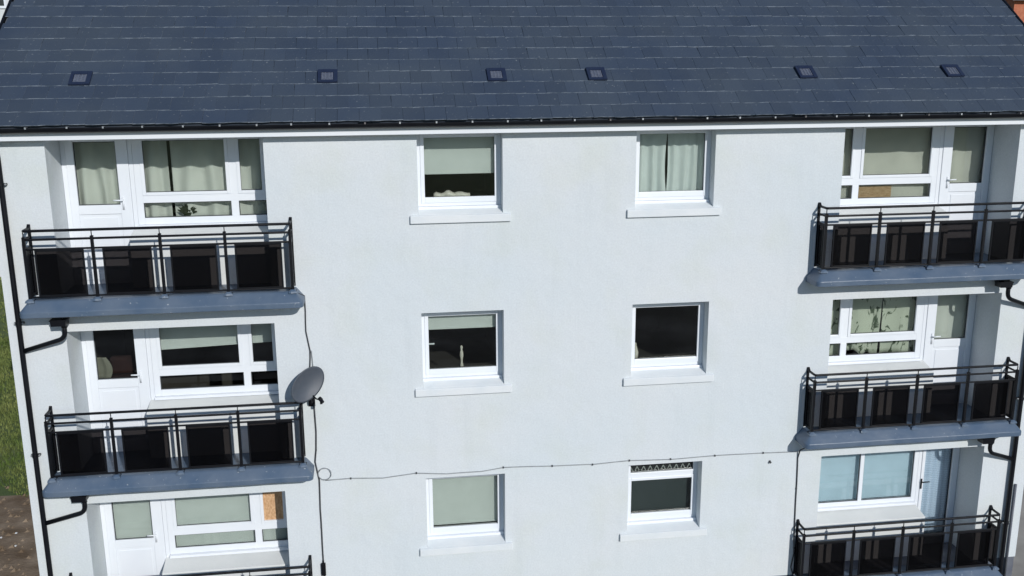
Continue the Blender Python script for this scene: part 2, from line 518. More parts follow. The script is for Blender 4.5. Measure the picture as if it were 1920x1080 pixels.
# ---- roof
rx = math.atan(S)
ca, sa = math.cos(rx), math.sin(rx)
def roof_pt(x, s, h=0.0):
    return Vector((x, Y0 + s * ca - h * sa, ZR0 + Z0 + s * sa + h * ca))
SL = (YRIDGE - Y0) / ca
m = MB()
m.loft([[roof_pt(x, 0.03, -0.055), roof_pt(x, 0.03, -0.012), roof_pt(x, SL, -0.012), (x, YB + 0.3, ZR0 + Z0 + 0.02), (x, YB + 0.3, ZR0 + Z0 - 0.03), roof_pt(x, SL, -0.055)] for x in (-XV + 0.03, XV - 0.03)])
roof = m.build('roof', [M['deck']], block)
GAUGE, SW = 0.293, 0.306
def slate_geo(mb, wd, ln, th, jag):
    """one slate: origin at the middle of its tail, y up the slope, tail slightly dressed"""
    n = 3
    base = len(mb.v)
    xs_ = [-wd / 2 + wd * k / n for k in range(n + 1)]
    tl = [random.uniform(-jag, jag) for _ in xs_]
    for zz in (0.0, th):
        for k, x_ in enumerate(xs_):
            mb.v.append((x_, tl[k], zz))
        mb.v.append((wd / 2, ln, zz)); mb.v.append((-wd / 2, ln, zz))
    N_ = n + 3
    top = [base + N_ + k for k in range(N_)]
    bot = [base + k for k in range(N_)]
    mb.f.append(tuple(top)); mb.mi.append(0)
    mb.f.append(tuple(reversed(bot))); mb.mi.append(0)
    for k in range(N_):
        k2 = (k + 1) % N_
        mb.f.append((bot[k], bot[k2], top[k2], top[k])); mb.mi.append(1 if k < n else 0)
        if k == n or k == N_ - 1:
            mb.mi[-1] = 1
slate_meshes = []
for k in range(14):
    mb = MB(); slate_geo(mb, SW - 0.003 + random.uniform(-0.003, 0.002), 0.42, 0.0125 + random.uniform(-0.003, 0.003), 0.006)
    slate_meshes.append(mb.mesh('slate', [M['slate'], M['slate_edge']]))
VENTS = [(-6.93, 0), (-3.48, 0), (-0.985, 0), (0.545, 0), (3.90, 0), (6.37, 0)]
rest = MB()
nrow = int(SL / GAUGE)
count = 0
def slate_xf(x, s):
    tilt = math.radians(1.7 + random.uniform(-0.25, 0.45))
    yaw = math.radians(random.gauss(0, 0.35))
    p = roof_pt(x, s, 0.012 + random.uniform(0, 0.004))
    rot = Matrix.Rotation(rx, 4, 'X') @ Matrix.Rotation(-tilt, 4, 'X') @ Matrix.Rotation(yaw, 4, 'Z')
    return Matrix.Translation(p) @ rot
for row in range(nrow):
    s = row * GAUGE
    off = (SW / 2 if row % 2 else 0.0) + 0.04
    x = -XV + 0.02 - SW / 2 + off
    while x < XV + SW / 2:
        x0 = max(x - SW / 2, -XV + 0.012); x1 = min(x + SW / 2, XV - 0.012)
        wd = x1 - x0
        if wd > 0.06:
            xc = (x0 + x1) / 2
            if True:
                xf = slate_xf(xc, s + random.gauss(0, 0.0035))
                if row < 5 and wd > SW - 0.002 and count < 300:
                    o = bpy.data.objects.new('slate', random.choice(slate_meshes))
                    o.matrix_world = xf
                    o.parent = roof
                    COL.objects.link(o)
                    count += 1
                else:
                    t = MB(); slate_geo(t, wd - 0.003 + random.uniform(-0.003, 0.002), 0.42, 0.0125 + random.uniform(-0.003, 0.003), 0.006)
                    b0 = len(rest.v)
                    rest.v += [tuple(xf @ Vector(p)) for p in t.v]
                    rest.f += [tuple(b0 + k for k in f) for f in t.f]
                    rest.mi += t.mi
        x += SW
tag(rest.build('upper_slates', [M['slate'], M['slate_edge']], roof), kind='stuff')
# vents let into the slating
vm = MB()
vw, vl = 0.285, 0.30
vm.box(-vw / 2, -vw / 2 + 0.045, 0, vl, 0, 0.028)
vm.box(vw / 2 - 0.06, vw / 2, 0, vl, 0, 0.028)
vm.box(-vw / 2 + 0.045, vw / 2 - 0.06, 0, 0.05, 0, 0.024)
vm.box(-vw / 2 + 0.045, vw / 2 - 0.06, vl - 0.07, vl, 0, 0.03)
vm.box(-vw / 2 + 0.04, vw / 2 - 0.055, 0.04, vl - 0.06, 0, 0.008)
vent_me = vm.mesh('roof_vent', M['vent'])
gm = MB()
for k in range(7):
    y = 0.056 + k * 0.026
    gm.box(-vw / 2 + 0.05, vw / 2 - 0.065, y, y + 0.014, 0.009, 0.02)
for k in range(4):
    xx = -vw / 2 + 0.06 + k * 0.048
    gm.box(xx, xx + 0.012, 0.056, 0.226, 0.0205, 0.024)
grille_me = gm.mesh('vent_grille', M['vent_grille'])
for vx, _ in VENTS:
    xf = Matrix.Translation(roof_pt(vx, 3 * GAUGE - 0.004, 0.031)) @ Matrix.Rotation(rx, 4, 'X')
    o = bpy.data.objects.new('roof_vent', vent_me)
    o.matrix_world = xf; o.parent = roof
    COL.objects.link(o)
    q = bpy.data.objects.new('vent_grille', grille_me)
    q.matrix_world = xf; q.parent = roof
    COL.objects.link(q)
for sgn in (-1, 1):
    m = MB()
    m.loft([[roof_pt(sgn * (XV - 0.02), s, 0.036), roof_pt(sgn * (XV + 0.012), s, 0.036), roof_pt(sgn * (XV + 0.012), s, -0.12), roof_pt(sgn * (XV - 0.02), s, -0.12)] for s in (0.0, SL)])
    m.build('verge_trim', M['gutter'], block)
m = MB()
x = -XV
while x < XV - 0.1:
    x1 = min(x + 0.44, XV)
    zr = ZR0 + Z0 + S * (YRIDGE - Y0)
    m.loft([[(xx, YRIDGE - 0.17, zr - 0.07), (xx, YRIDGE, zr + 0.05), (xx, YRIDGE + 0.17, zr - 0.07), (xx, YRIDGE, zr + 0.025)] for xx in (x + 0.004, x1 - 0.004)])
    x = x1
m.build('ridge_tiles', M['deck'], block)

# ------------------------------------------------------------------ windows and doors
def ring(mb, x0, x1, z0, z1, wl, wr, wb, wt, y0, y1):
    """four butted bars round an opening"""
    mb.box(x0, x0 + wl, y0, y1, z0, z1)
    mb.box(x1 - wr, x1, y0, y1, z0, z1)
    mb.box(x0 + wl, x1 - wr, y0, y1, z0, z0 + wb)
    mb.box(x0 + wl, x1 - wr, y0, y1, z1 - wt, z1)

def pane(win, x0, x1, z0, z1, y, m='glass', name='pane', dome=0.0):
    o = MB().box(x0, x1, y, y + 0.008, z0, z1).build(name, M[m], win)
    g = MB(); ring(g, x0, x1, z0, z1, 0.012, 0.012, 0.012, 0.012, y - 0.014, y - 0.002)
    g.build('gasket', M['gasket'], win)
    return o

def centre_window(span, r, kind='single'):
    x0, x1 = span
    zb, zt_ = r + ZB + Z0 + 0.11, (ZSOF if r == 2.7 else r) + Z0 - 0.004
    f = MB()
    y0 = REV - 0.03
    gl, grt, gb = x0 + 0.055, x1 - 0.05, zb + 0.05
    hd = 0.03 if r == 2.7 else 0.06
    ring(f, x0, x1, zb, zt_, 0.055, 0.05, 0.05, hd, y0, y0 + 0.07)           # fixed frame
    zm = []
    if kind == 'hopper':
        t0 = r + Z0 - 0.351; t1 = r + Z0 - 0.245
        f.box(gl, grt, y0, y0 + 0.07, t0 + 0.025, t1 - 0.02)
        lights = [(gl, grt, gb, t0 + 0.025), (gl, grt, t1 - 0.02, zt_ - 0.06)]
    else:
        lights = [(gl, grt, gb, zt_ - hd)]
    win = f.build('window', M['pvc'], block, bevel=0.004)
    for (a, b, c, d_) in lights:
        s = MB(); small = (d_ - c) < 0.3
        sw = 0.03 if small else 0.05
        ring(s, a, b, c, d_, sw + 0.008, sw - 0.005, 0.03 if small else 0.085, 0.02 if small else 0.05, y0 - 0.012, y0 + 0.045)
        s.build('sash', M['pvc'], win, bevel=0.006)
        pane(win, a + sw - 0.002, b - sw + 0.012, c + (0.02 if small else 0.075), d_ - (0.012 if small else 0.042), REV)
    c = MB()                                                            # plastic cill board
    c.box(x0 + 0.004, x1 - 0.004, REV - 0.085, REV + 0.02, zb - 0.05, zb - 0.002)
    c.build('cill_board', M['pvc'], win, bevel=0.008)
    s = MB()                                                            # sloped rendered sill
    sx0, sx1 = x0 - 0.125, x1 + 0.115
    zf = r + ZB + Z0
    s.loft([[(x, -0.05, zf - 0.105), (x, -0.05, zf + 0.006), (x, 0.0, zf + 0.02), (x, -0.004, zf - 0.105)] for x in (sx0, sx1)])
    s.loft([[(x, 0.0, zf - 0.1), (x, 0.0, zf + 0.0195), (x, REV - 0.02, zf + 0.09), (x, REV - 0.02, zf - 0.1)] for x in (x0 + 0.001, x1 - 0.001)])
    s.build('sill', M['sill'], win, bevel=0.006)
    if span is A and r == 0.0:
        h = MB()
        h.box(gl + 0.02, gl + 0.045, REV + 0.03, REV + 0.045, r + Z0 - 0.62, r + Z0 - 0.52)
        h.box(gl + 0.024, gl + 0.15, REV + 0.046, REV + 0.062, r + Z0 - 0.592, r + Z0 - 0.568)
        h.build('window_handle', M['pvc'], win, bevel=0.004)
    return win

WIN = {}
for nm, sp in (('A', A), ('B', B)):
    for i, r in enumerate(ROWS):
        WIN[nm, i] = centre_window(sp, r, 'hopper' if (nm == 'B' and i == 2) else 'single')

def recess(side, i):
    """glazed screen at the back of a balcony recess; side = -1 left, +1 right (mirrored)"""
    r = ROWS[i]
    def X(v): return v if side < 0 else -v
    def bx(mb, a, b, y0, y1, z0, z1):
        p, q = sorted((X(a), X(b))); mb.box(p, q, y0, y1, z0, z1)
    top = (ZSOF if r == 2.7 else r + ZL) + Z0 - 0.004
    def zz(v): return r + v + Z0
    xin = L[1] if side < 0 else -R[0]
    xout = L[0] if side < 0 else -R[1]
    y0, y1 = D - 0.035, D + 0.035
    special = side > 0 and i == 2
    f = MB()
    zb = zz(-1.335)
    gt = top - (0.045 if r == 2.7 else 0.09)
    if not special:
        bx(f, -6.36, -6.265, y0, y1, zb, top)                 # left jamb
        bx(f, xin - 0.07, xin, y0, y1, zb, top)               # right jamb
        bx(f, -6.265, xin - 0.07, y0, y1, zb, zz(-1.235))     # bottom rail
        bx(f, -6.265, xin - 0.07, y0, y1, gt, top)            # head
        bx(f, -6.265, xin - 0.07, y0, y1, zz(-1.01), zz(-0.90))    # transom
        bx(f, -5.0, -4.89, y0, y1, zz(-1.235), zz(-1.01))
        bx(f, -5.0, -4.89, y0, y1, zz(-0.90), gt)             # mullion
        lights = [(-6.265, -5.0, -0.90, None, True), (-4.89, xin - 0.07, -0.90, None, True),
                  (-6.265, -5.0, -1.235, -1.01, False), (-4.89, xin - 0.07, -1.235, -1.01, False)]
    else:
        bx(f, -6.53, -6.45, y0, y1, zb, top)
        bx(f, xin - 0.06, xin, y0, y1, zb, top)
        bx(f, -6.45, xin - 0.06, y0, y1, zb, zz(-1.26))
        bx(f, -6.45, xin - 0.06, y0, y1, gt, top)
        bx(f, -5.505, -5.435, y0, y1, zz(-1.26), gt)
        lights = [(-6.45, -5.505, -1.26, None, False), (-5.435, xin - 0.06, -1.26, None, False)]
    win = f.build('window', M['pvc'], block, bevel=0.004)
    for k, (a, b, c, d_, sash) in enumerate(lights):
        p, q = sorted((X(a), X(b)))
        c_, dd = zz(c), gt if d_ is None else zz(d_)
        sw = 0.0
        if sash:
            s = MB(); ring(s, p, q, c_, dd, 0.05, 0.05, 0.045, 0.045, y0 - 0.012, y0 + 0.04)
            s.build('sash', M['pvc'], win, bevel=0.006); sw = 0.042
        if side < 0 and i == 2 and k == 1:
            o = MB().box(p + sw, q - sw, D - 0.01, D + 0.01, c_ + sw, dd - sw).build('board', M['osb'], win)
            o['label'] = 'orange chipboard sheet filling one window light'
        else:
            pane(win, p + sw, q - sw, c_ + sw, dd - sw, D, 'glass_blue' if special else 'glass')
    c = MB(); bx(c, (-6.36 if not special else -6.53), xin - 0.003, D - 0.1, D + 0.02, zb - 0.045, zb - 0.002)
    c.build('cill_board', M['pvc'], win, bevel=0.008)
    # rendered apron with a sloping top below the window
    a = MB()
    xl = -6.43 if not special else -6.54
    zt_b, zt_f, zfl = zz(-1.378), zz(-1.47), zz(ZF) + 0.001
    lo = [[(X(x), 0.30, zfl), (X(x), 0.30, zt_f), (X(x), D - 0.01, zt_b), (X(x), D - 0.01, zfl)] for x in (xl, xin - 0.002)]
    a.loft(lo)
    a.build('window_apron', M['cream'], win, bevel=0.01)
    # door next to the outer side wall
    d0, d1 = xout + 0.003, (-6.362 if not special else -6.532)
    df = MB()
    bx(df, d0, d0 + 0.065, y0, y1, zz(ZF) + 0.002, top)
    bx(df, d1 - 0.06, d1, y0, y1, zz(ZF) + 0.002, top)
    bx(df, d0 + 0.065, d1 - 0.06, y0, y1, top - 0.06, top)
    bx(df, d0 + 0.065, d1 - 0.06, y0, y1, zz(ZF) + 0.002, zz(ZF) + 0.06)
    door = df.build('door', M['pvc'], block, bevel=0.004)
    a0, a1 = d0 + 0.068, d1 - 0.063
    gl0, gl1 = -7.18, (-6.59 if not special else -6.655)
    lb = zz(-1.025) if not special else zz(-2.02)
    lf = MB(); yd0, yd1 = y0 - 0.014, y0 + 0.046
    b0, b1 = zz(ZF) + 0.064, top - 0.063
    bx(lf, a0, gl0, yd0, yd1, b0, b1)
    bx(lf, gl1, a1, yd0, yd1, b0, b1)
    hd = 0.03 if r == 2.7 else 0.09
    bx(lf, gl0, gl1, yd0, yd1, b1 - hd, b1)
    if special:
        bx(lf, gl0, gl1, yd0, yd1, b0, lb)
    else:
        bx(lf, gl0, gl1, yd0, yd1, zz(-1.16), lb)
        bx(lf, gl0, gl1, yd0, yd1, b0, b0 + 0.12)
    lf.build('door_leaf', M['pvc'], door, bevel=0.006)
    p, q = sorted((X(gl0), X(gl1)))
    if not special:
        pn = MB(); bx(pn, gl0 - 0.001, gl1 + 0.001, yd0 + 0.016, yd1 - 0.01, b0 + 0.121, zz(-1.161))
        bx(pn, gl0 + 0.05, gl1 - 0.05, yd0 + 0.009, yd0 + 0.0155, b0 + 0.17, zz(-1.21))
        pn.build('door_panel', M['pvc'], door, bevel=0.004)
    pane(door, p, q, lb, b1 - hd, D, 'glass_blue' if special else 'glass')
    h = MB()
    hz = zz(-0.955)
    hx = (gl1 + 0.045)
    bx(h, hx - 0.014, hx + 0.014, yd0 - 0.012, yd0 - 0.001, hz - 0.14, hz + 0.05)
    h.tube([(X(hx), yd0 - 0.012, hz), (X(hx), yd0 - 0.05, hz)], 0.011, 8)
    h.tube([(X(hx), yd0 - 0.05, hz), (X(hx - 0.125), yd0 - 0.052, hz + 0.004)], 0.011, 8)
    h.build('door_handle', M['pvc' if not special else 'black'], door, smooth=True)
    return win, door

REC = {}
for i in range(3):
    REC['L', i] = recess(-1, i)
    REC['R', i] = recess(1, i)

# ------------------------------------------------------------------ balconies
PR = 0.275       # railing line in front of the wall
def balcony(x_posts, hop_x, seg_x, pipe_x, i):
    r = ROWS[i]
    def zz(v): return r + v + Z0
    xa, xb = x_posts[0] - 0.035, x_posts[-1] + 0.035
    def plan(off, cut, z):
        # clockwise plan from the wall round the front, front corners cut
        x0, x1, yf = xa - off, xb + off, -(PR + 0.03) - off
        pts = [(x0, 0.0), (x0, yf + cut)]
        for k in range(1, 4):
            t = k / 4 * math.pi / 2
            pts.append((x0 + cut * (1 - math.cos(t)), yf + cut * (1 - math.sin(t))))
        pts.append((x0 + cut, yf))
        nseg = 14
        for k in range(1, nseg):
            pts.append((x0 + cut + (x1 - x0 - 2 * cut) * k / nseg, yf))
        pts.append((x1 - cut, yf))
        for k in range(1, 4):
            t = k / 4 * math.pi / 2
            pts.append((x1 - cut * (1 - math.sin(t)), yf + cut * (1 - math.cos(t))))
        pts += [(x1, yf + cut), (x1, 0.0)]
        out = []
        for (x, y) in pts:
            n1 = noise.noise(Vector((x * 2.1, i * 3.1, z * 5))) * 0.006 if y < -0.01 else 0
            out.append((x, y + n1, z + noise.noise(Vector((x * 1.7, 9 + i, 2.0))) * 0.005))
        return out
    b = MB()
    prof_ = [(0.05, -2.439), (0.099, -2.438), (0.108, -2.431)]
    for k in range(7):                                            # rolled nosing
        t = math.radians(48) * k / 6
        prof_.append((0.083 + 0.026 * math.cos(t), -2.366 + 0.026 * math.sin(t)))
    prof_ += [(0.004, -2.232), (-0.012, -2.217), (-0.04, ZF + 0.002)]
    b.loft([plan(o_, max(0.02, 0.075 * min(1, o_ / 0.1)), zz(z_)) for o_, z_ in prof_])
    slab = b.build('balcony', M['membrane'], block, smooth=True)
    ew = slab.modifiers.new('edges', 'EDGE_SPLIT'); ew.split_angle = math.radians(38)
    # floor sheet inside the recess
    f = MB()
    rx0, rx1 = (L if x_posts[0] < 0 else R)
    f.box(rx0 + 0.004, rx1 - 0.004, -0.001, D - 0.05, zz(ZF) + 0.0005, zz(ZF) + 0.004)
    f.build('floor_sheet', M['membrane'], slab)
    TOP, MID, THIRD, BOT = zz(-1.225), zz(-1.34), zz(-1.485), zz(-2.165)
    base = zz(ZF) + 0.003
    for k, x in enumerate(x_posts):
        m = MB()
        m.box(x - 0.02, x + 0.02, -PR - 0.022, -PR + 0.022, base, MID + 0.02)
        m.loft([[(x + s * a, -PR + t * a, z) for s, t in ((-1, -1), (1, -1), (1, 1), (-1, 1))] for a, z in ((0.022, MID + 0.02), (0.024, MID + 0.027), (0.01, MID + 0.034))])
        m.box(x - 0.006, x + 0.006, -PR - 0.008, -PR + 0.008, MID + 0.034, TOP - 0.014)
        m.box(x - 0.055, x + 0.055, -PR - 0.05, -PR + 0.05, base, base + 0.012)
        m.build('post', M['black'], slab, bevel=0.003)
        bo = MB()
        bo.loft([[(x + a_ * sx, -PR - 0.02 + a_ * 0.75 * sy, z) for sx, sy in ((-1, -1), (-0.4, -1.25), (0.3, -1.1), (1, -1), (1, 1), (-1, 1))]
                 for a_, z in ((0.062, base - 0.02), (0.056, base + 0.006), (0.036, base + 0.022), (0.024, base + 0.03))])
        bo.build('post_foot', M['membrane'], slab)
    x0, x1 = x_posts[0], x_posts[-1]
    for nm, z, rr in (('handrail', TOP, 0.02), ('rail', MID - 0.008, 0.017), ('rail', THIRD, 0.015), ('rail', BOT, 0.014)):
        yy = -PR if nm == 'handrail' else -PR
        m = MB()
        pts = arc([(x0, 0.0, z), (x0, yy, z), (x1, yy, z), (x1, 0.0, z)], 4, 0.035)
        m.tube(pts, rr, 8)
        m.build(nm, M['black'], slab, smooth=True)
    for x in (x0, x1):                                            # flat bars fixed to the wall
        m = MB()
        m.box(x - 0.022, x + 0.022, -0.014, -0.002, BOT - 0.03, TOP + 0.05)
        m.loft([[(x - 0.018, -0.002, z), (x + 0.018, -0.002, z), (x + 0.018, y, z), (x - 0.018, y, z)] for y, z in ((-0.02, TOP + 0.055), (-0.075, TOP - 0.004))])
        m.build('wall_bar', M['black'], slab, bevel=0.002)
    def panel(pa, pb, along_x=True):
        th = 0.006
        def bx(mb, a, b, z0, z1, t):
            if along_x: mb.box(a, b, -PR - t, -PR + t, z0, z1)
            else: mb.box(panel.x - t, panel.x + t, a, b, z0, z1)
        m = MB(); bx(m, pa + 0.02, pb - 0.02, BOT + 0.03, THIRD - 0.03, 0.003)
        pn = m.build('panel', M['panel'], slab)
        fr = MB()
        bx(fr, pa, pa + 0.022, BOT + 0.008, THIRD + 0.012, 0.014)
        bx(fr, pb - 0.022, pb, BOT + 0.008, THIRD + 0.012, 0.014)
        bx(fr, pa + 0.022, pb - 0.022, THIRD - 0.032, THIRD + 0.012, 0.0135)
        bx(fr, pa + 0.022, pb - 0.022, BOT + 0.008, BOT + 0.032, 0.0135)
        fr.build('panel_frame', M['black'], slab, bevel=0.003)
    for k in range(4):
        panel(x_posts[k] + 0.125, x_posts[k + 1] - 0.125)
    for x in (x0, x1):
        panel.x = x
        panel(-PR + 0.05, -0.035, False)
    # rain outlet: hopper under the slab and the branch to the downpipe
    if i < 2:
        m = MB()
        m.loft([[(hop_x - a, -0.27 + (0.11 - a) * 0.3, z), (hop_x + a, -0.27 + (0.11 - a) * 0.3, z), (hop_x + a, -0.1, z), (hop_x - a, -0.1, z)]
                for a, z in ((0.05, zz(-2.441)), (0.05, zz(-2.512)), (0.116, zz(-2.513)), (0.116, zz(-2.528)), (0.106, zz(-2.532)), (0.10, zz(-2.605)))])
        m.build('outlet_hopper', M['gutter'], slab, bevel=0.004)
        m = MB()
        m.tube(arc([(seg_x, -0.19, zz(-2.55)), (seg_x, -0.18, zz(-2.80)), (pipe_x + (0.03 if pipe_x < 0 else -0.03), -0.06, zz(-3.0))], 7, 0.11), 0.034, 12)
        m.tube([(seg_x, -0.19, zz(-2.605)), (seg_x, -0.189, zz(-2.64))], 0.042, 12)
        m.build('branch_pipe', M['gutter'], slab, smooth=True)
    return slab
PX = (-7.965, 7.84)
LP = (-7.69, -6.79, -5.88, -4.995, -4.09)
RP = (4.02, 4.905, 5.79, 6.68, 7.55)
for i in range(3):
    balcony(LP, -7.37, -7.315, PX[0], i)
    balcony(RP, 7.19, 7.28, PX[1], i)

# ---- downpipes with clips
for px in PX:
    m = MB()
    m.tube(arc([(px, gy, gz - 0.05), (px, gy, gz - 0.14), (px, -0.06, gz - 0.36), (px, -0.06, 0.12), (px, -0.14, 0.03)], 6, 0.07), 0.038, 12)
    m.tube([(px, gy, gz - 0.04), (px, gy, gz - 0.10)], 0.048, 12)
    pipe = m.build('downpipe', M['gutter'], block, smooth=True)
    for z in (2.10, 0.11, -1.91, -4.2):
        c = MB()
        c.tube([(px, -0.06, z + Z0 - 0.02), (px, -0.06, z + Z0 + 0.02)], 0.046, 12)
        c.box(px - 0.065, px + 0.065, -0.05, -0.001, z + Z0 - 0.014, z + Z0 + 0.014)
        c.build('pipe_clip', M['gutter'], pipe)
        c = MB()
        for s in (-1, 1):
            c.tube([(px + s * 0.055, -0.051, z + Z0), (px + s * 0.055, -0.066, z + Z0)], 0.013, 8)
        c.build('clip_screws', M['galv'], pipe)
# second thin conduit beside the right downpipe
m = MB(); m.tube([(7.965, -0.025, -3.5 + Z0), (7.965, -0.025, 0.3)], 0.02, 8)
m.build('conduit', M['plinth'], block, smooth=True)
# soil pipe with collars on the right gable
m = MB(); m.tube([(CX + 0.075, 0.35, 0.02), (CX + 0.075, 0.35, 7.6)], 0.055, 12)
for z in (0.6, 0.95, 1.3, 1.9, 2.3, 3.2, 4.4):
    m.tube([(CX + 0.075, 0.35, z), (CX + 0.075, 0.35, z + 0.09)], 0.068, 12)
    m.box(CX + 0.001, CX + 0.06, 0.3, 0.4, z + 0.02, z + 0.06)
m.build('soil_pipe', M['gutter'], block, smooth=True)

# ------------------------------------------------------------------ things on the wall: dish, cables
dish = empty('satellite_dish', (-3.93, 0.0, -1.30 + Z0))
tag(dish, 'dark grey oval satellite dish on the white wall beside the middle left balcony', 'satellite dish')
Nn = Vector((0.42, -0.86, 0.12)).normalized()
Ma = Vector((0.76, 0.0, 0.65)); Ma = (Ma - Nn * Ma.dot(Nn)).normalized()
Mi = Nn.cross(Ma).normalized()
cd = Vector((-3.955, -0.26, -0.955 + Z0)) - dish.location
m = MB()
loops = []
for side in (0, 1):
    rngs = [0.03, 0.25, 0.5, 0.75, 0.93, 1.0]
    rngs = rngs if side == 0 else rngs[::-1]
    for t in rngs:
        dep = -0.055 * (1 - t * t) - (0.008 if side else 0)
        rim = 0.008 if (t == 1.0 and side == 0) else 0
        loops.append([cd + Ma * (0.30 * t + rim) * math.cos(a) + Mi * (0.205 * t + rim) * math.sin(a) + Nn * dep
                      for a in [2 * math.pi * k / 36 for k in range(36)]])
m.loft(loops, cap=True)
m.build('reflector', M['dish'], dish, smooth=True)
lnb = Vector((-3.76, -0.48, -1.13 + Z0)) - dish.location
low = cd - Mi * 0.0 + Ma * 0.03 + Vector((0.02, 0.02, -0.20))
m = MB(); m.tube([low + Vector((0, 0.05, 0)), low + (lnb - low) * 0.5 + Vector((0, 0, -0.02)), lnb], 0.011, 8)
m.build('feed_arm', M['black'], dish, smooth=True)
m = MB()
dirn = (cd - lnb).normalized()
m.tube([lnb - dirn * 0.05, lnb - dirn * 0.01, lnb + dirn * 0.005, lnb + dirn * 0.045], [0.022, 0.026, 0.032, 0.03], 12)
m.box(lnb.x - 0.018, lnb.x + 0.018, lnb.y - 0.015, lnb.y + 0.02, lnb.z - 0.06, lnb.z - 0.01)
m.build('feed_horn', M['black'], dish, smooth=False)
m = MB()
m.box(-0.05, 0.05, -0.012, -0.002, -0.09, 0.09)
m.tube([(0, -0.012, 0), (0, -0.16, 0.01), tuple(cd + Vector((0.0, 0.07, -0.05)))], 0.016, 8)
m.tube([(0.0, -0.1, 0.005), tuple(low + Vector((0, 0.06, 0)))], 0.009, 6)
m.build('wall_bracket', M['black'], dish, bevel=0.002)

def cable(name, label, pts, r, m_, wob=0.006, clips=(), cat='cable', loopc=None):
    sub = []
    pts = [Vector((p[0], p[1] if len(p) > 2 else -0.012, (p[2] if len(p) > 2 else p[1]) + Z0)) for p in pts]
    for a, b in zip(pts[:-1], pts[1:]):
        n = max(2, int((b - a).length / 0.12))
        for k in range(n):
            p = a.lerp(b, k / n)
            nv = Vector((noise.noise(p * 1.9), 0, noise.noise(p * 1.9 + Vector((5, 5, 5))))) * wob
            sub.append(p + nv)
    sub.append(pts[-1])
    root = MB().tube(sub, r, 6).build(name, m_, None, smooth=True)
    tag(root, label, cat)
    for c in clips:
        q = MB().box(c[0] - 0.012, c[0] + 0.012, -0.024, -0.001, c[1] + Z0 - 0.014, c[1] + Z0 + 0.014)
        q.build('cable_clip', M['cable'], root, bevel=0.003)
    return root
cable('wall_cable', 'thin grey cable running level across the white wall between the balconies',
      [(-3.79, -2.615), (-3.4, -2.61), (-2.9, -2.64), (-2.38, -2.59), (-1.9, -2.635), (-1.35, -2.63), (-1.0, -2.588), (-0.21, -2.615), (0.5, -2.635), (1.06, -2.606), (1.75, -2.628), (2.5, -2.615), (3.33, -2.62), (3.94, -2.64)],
      0.0075, M['cable_light'], 0.006, [(-3.4, -2.61), (-2.38, -2.59), (-1.0, -2.588), (-0.21, -2.615), (0.45, -2.635), (1.06, -2.606), (1.75, -2.628), (2.5, -2.615), (3.33, -2.62)])
cable('wall_cable', 'dark cable dropping down the wall left of the lowest right balcony',
      [(4.03, -0.30, -2.40), (3.955, -0.05, -2.60), (3.94, -2.75), (3.955, -3.3), (3.96, -3.9), (3.985, -4.5), (3.945, -4.75), (4.02, -5.0), (4.02, -5.4)],
      0.0115, M['cable'], 0.008, [(3.95, -3.3), (3.98, -4.4)])
cable('wall_cable', 'black cable dropping from the satellite dish past the left balcony ends',
      [(-3.90, -1.36), (-3.895, -1.8), (-3.905, -2.1), (-3.93, -2.3), (-3.885, -2.6), (-3.90, -3.1), (-3.89, -3.7), (-3.885, -4.02), (-3.885, -4.6), (-3.88, -5.5)],
      0.0125, M['cable'], 0.01, [(-3.905, -2.1), (-3.89, -3.4)])
cable('wall_cable', 'grey twisted cable hanging from the top left balcony corner to the satellite dish',
      [(-4.02, -0.2, 0.43), (-3.95, -0.02, 0.34), (-3.945, 0.1), (-3.955, -0.2), (-3.92, -0.5), (-3.93, -0.75), (-3.93, -1.2)],
      0.011, M['cable'], 0.018)
cable('wall_cable', 'short grey cable end hanging beside the twisted cable above the satellite dish',
      [(-3.925, -0.47), (-3.895, -0.52), (-3.885, -0.75), (-3.885, -1.15)], 0.008, M['cable_light'], 0.004)
m = MB()
coil = []
for k in range(46):
    a = 2 * math.pi * k / 22 + 2.2
    rr = 0.098 + 0.004 * math.sin(k * 1.3)
    coil.append((-3.795 + rr * math.cos(a), -0.012 - 0.0004 * k, -2.505 + Z0 + rr * math.sin(a)))
tag(m.tube(coil, 0.0055, 6).build('cable_coil', M['cable_light'], None, smooth=True),
    'small round loop of thin cable on the wall by the middle left balcony', 'cable')
m = MB()
m.box(-3.925, -3.855, -0.05, -0.002, -4.23 + Z0, -4.02 + Z0)
m.tube([(-3.89, -0.025, -4.02 + Z0), (-3.89, -0.025, -3.97 + Z0)], 0.012, 8)
tag(m.build('junction_box', M['black'], None, bevel=0.008), 'small black junction box on the cable near the lowest left balcony', 'junction box')
m = MB()
m.tube([(3.456, -0.001, -2.784 + Z0), (3.456, -0.03, -2.79 + Z0)], [0.022, 0.014], 10)
m.tube([(3.456, -0.03, -2.79 + Z0), (3.456, -0.036, -2.79 + Z0)], 0.02, 10)
tag(m.build('wall_vent_stub', M['cable'], None), 'small dark pipe stub in the white wall under the level cable', 'pipe stub')

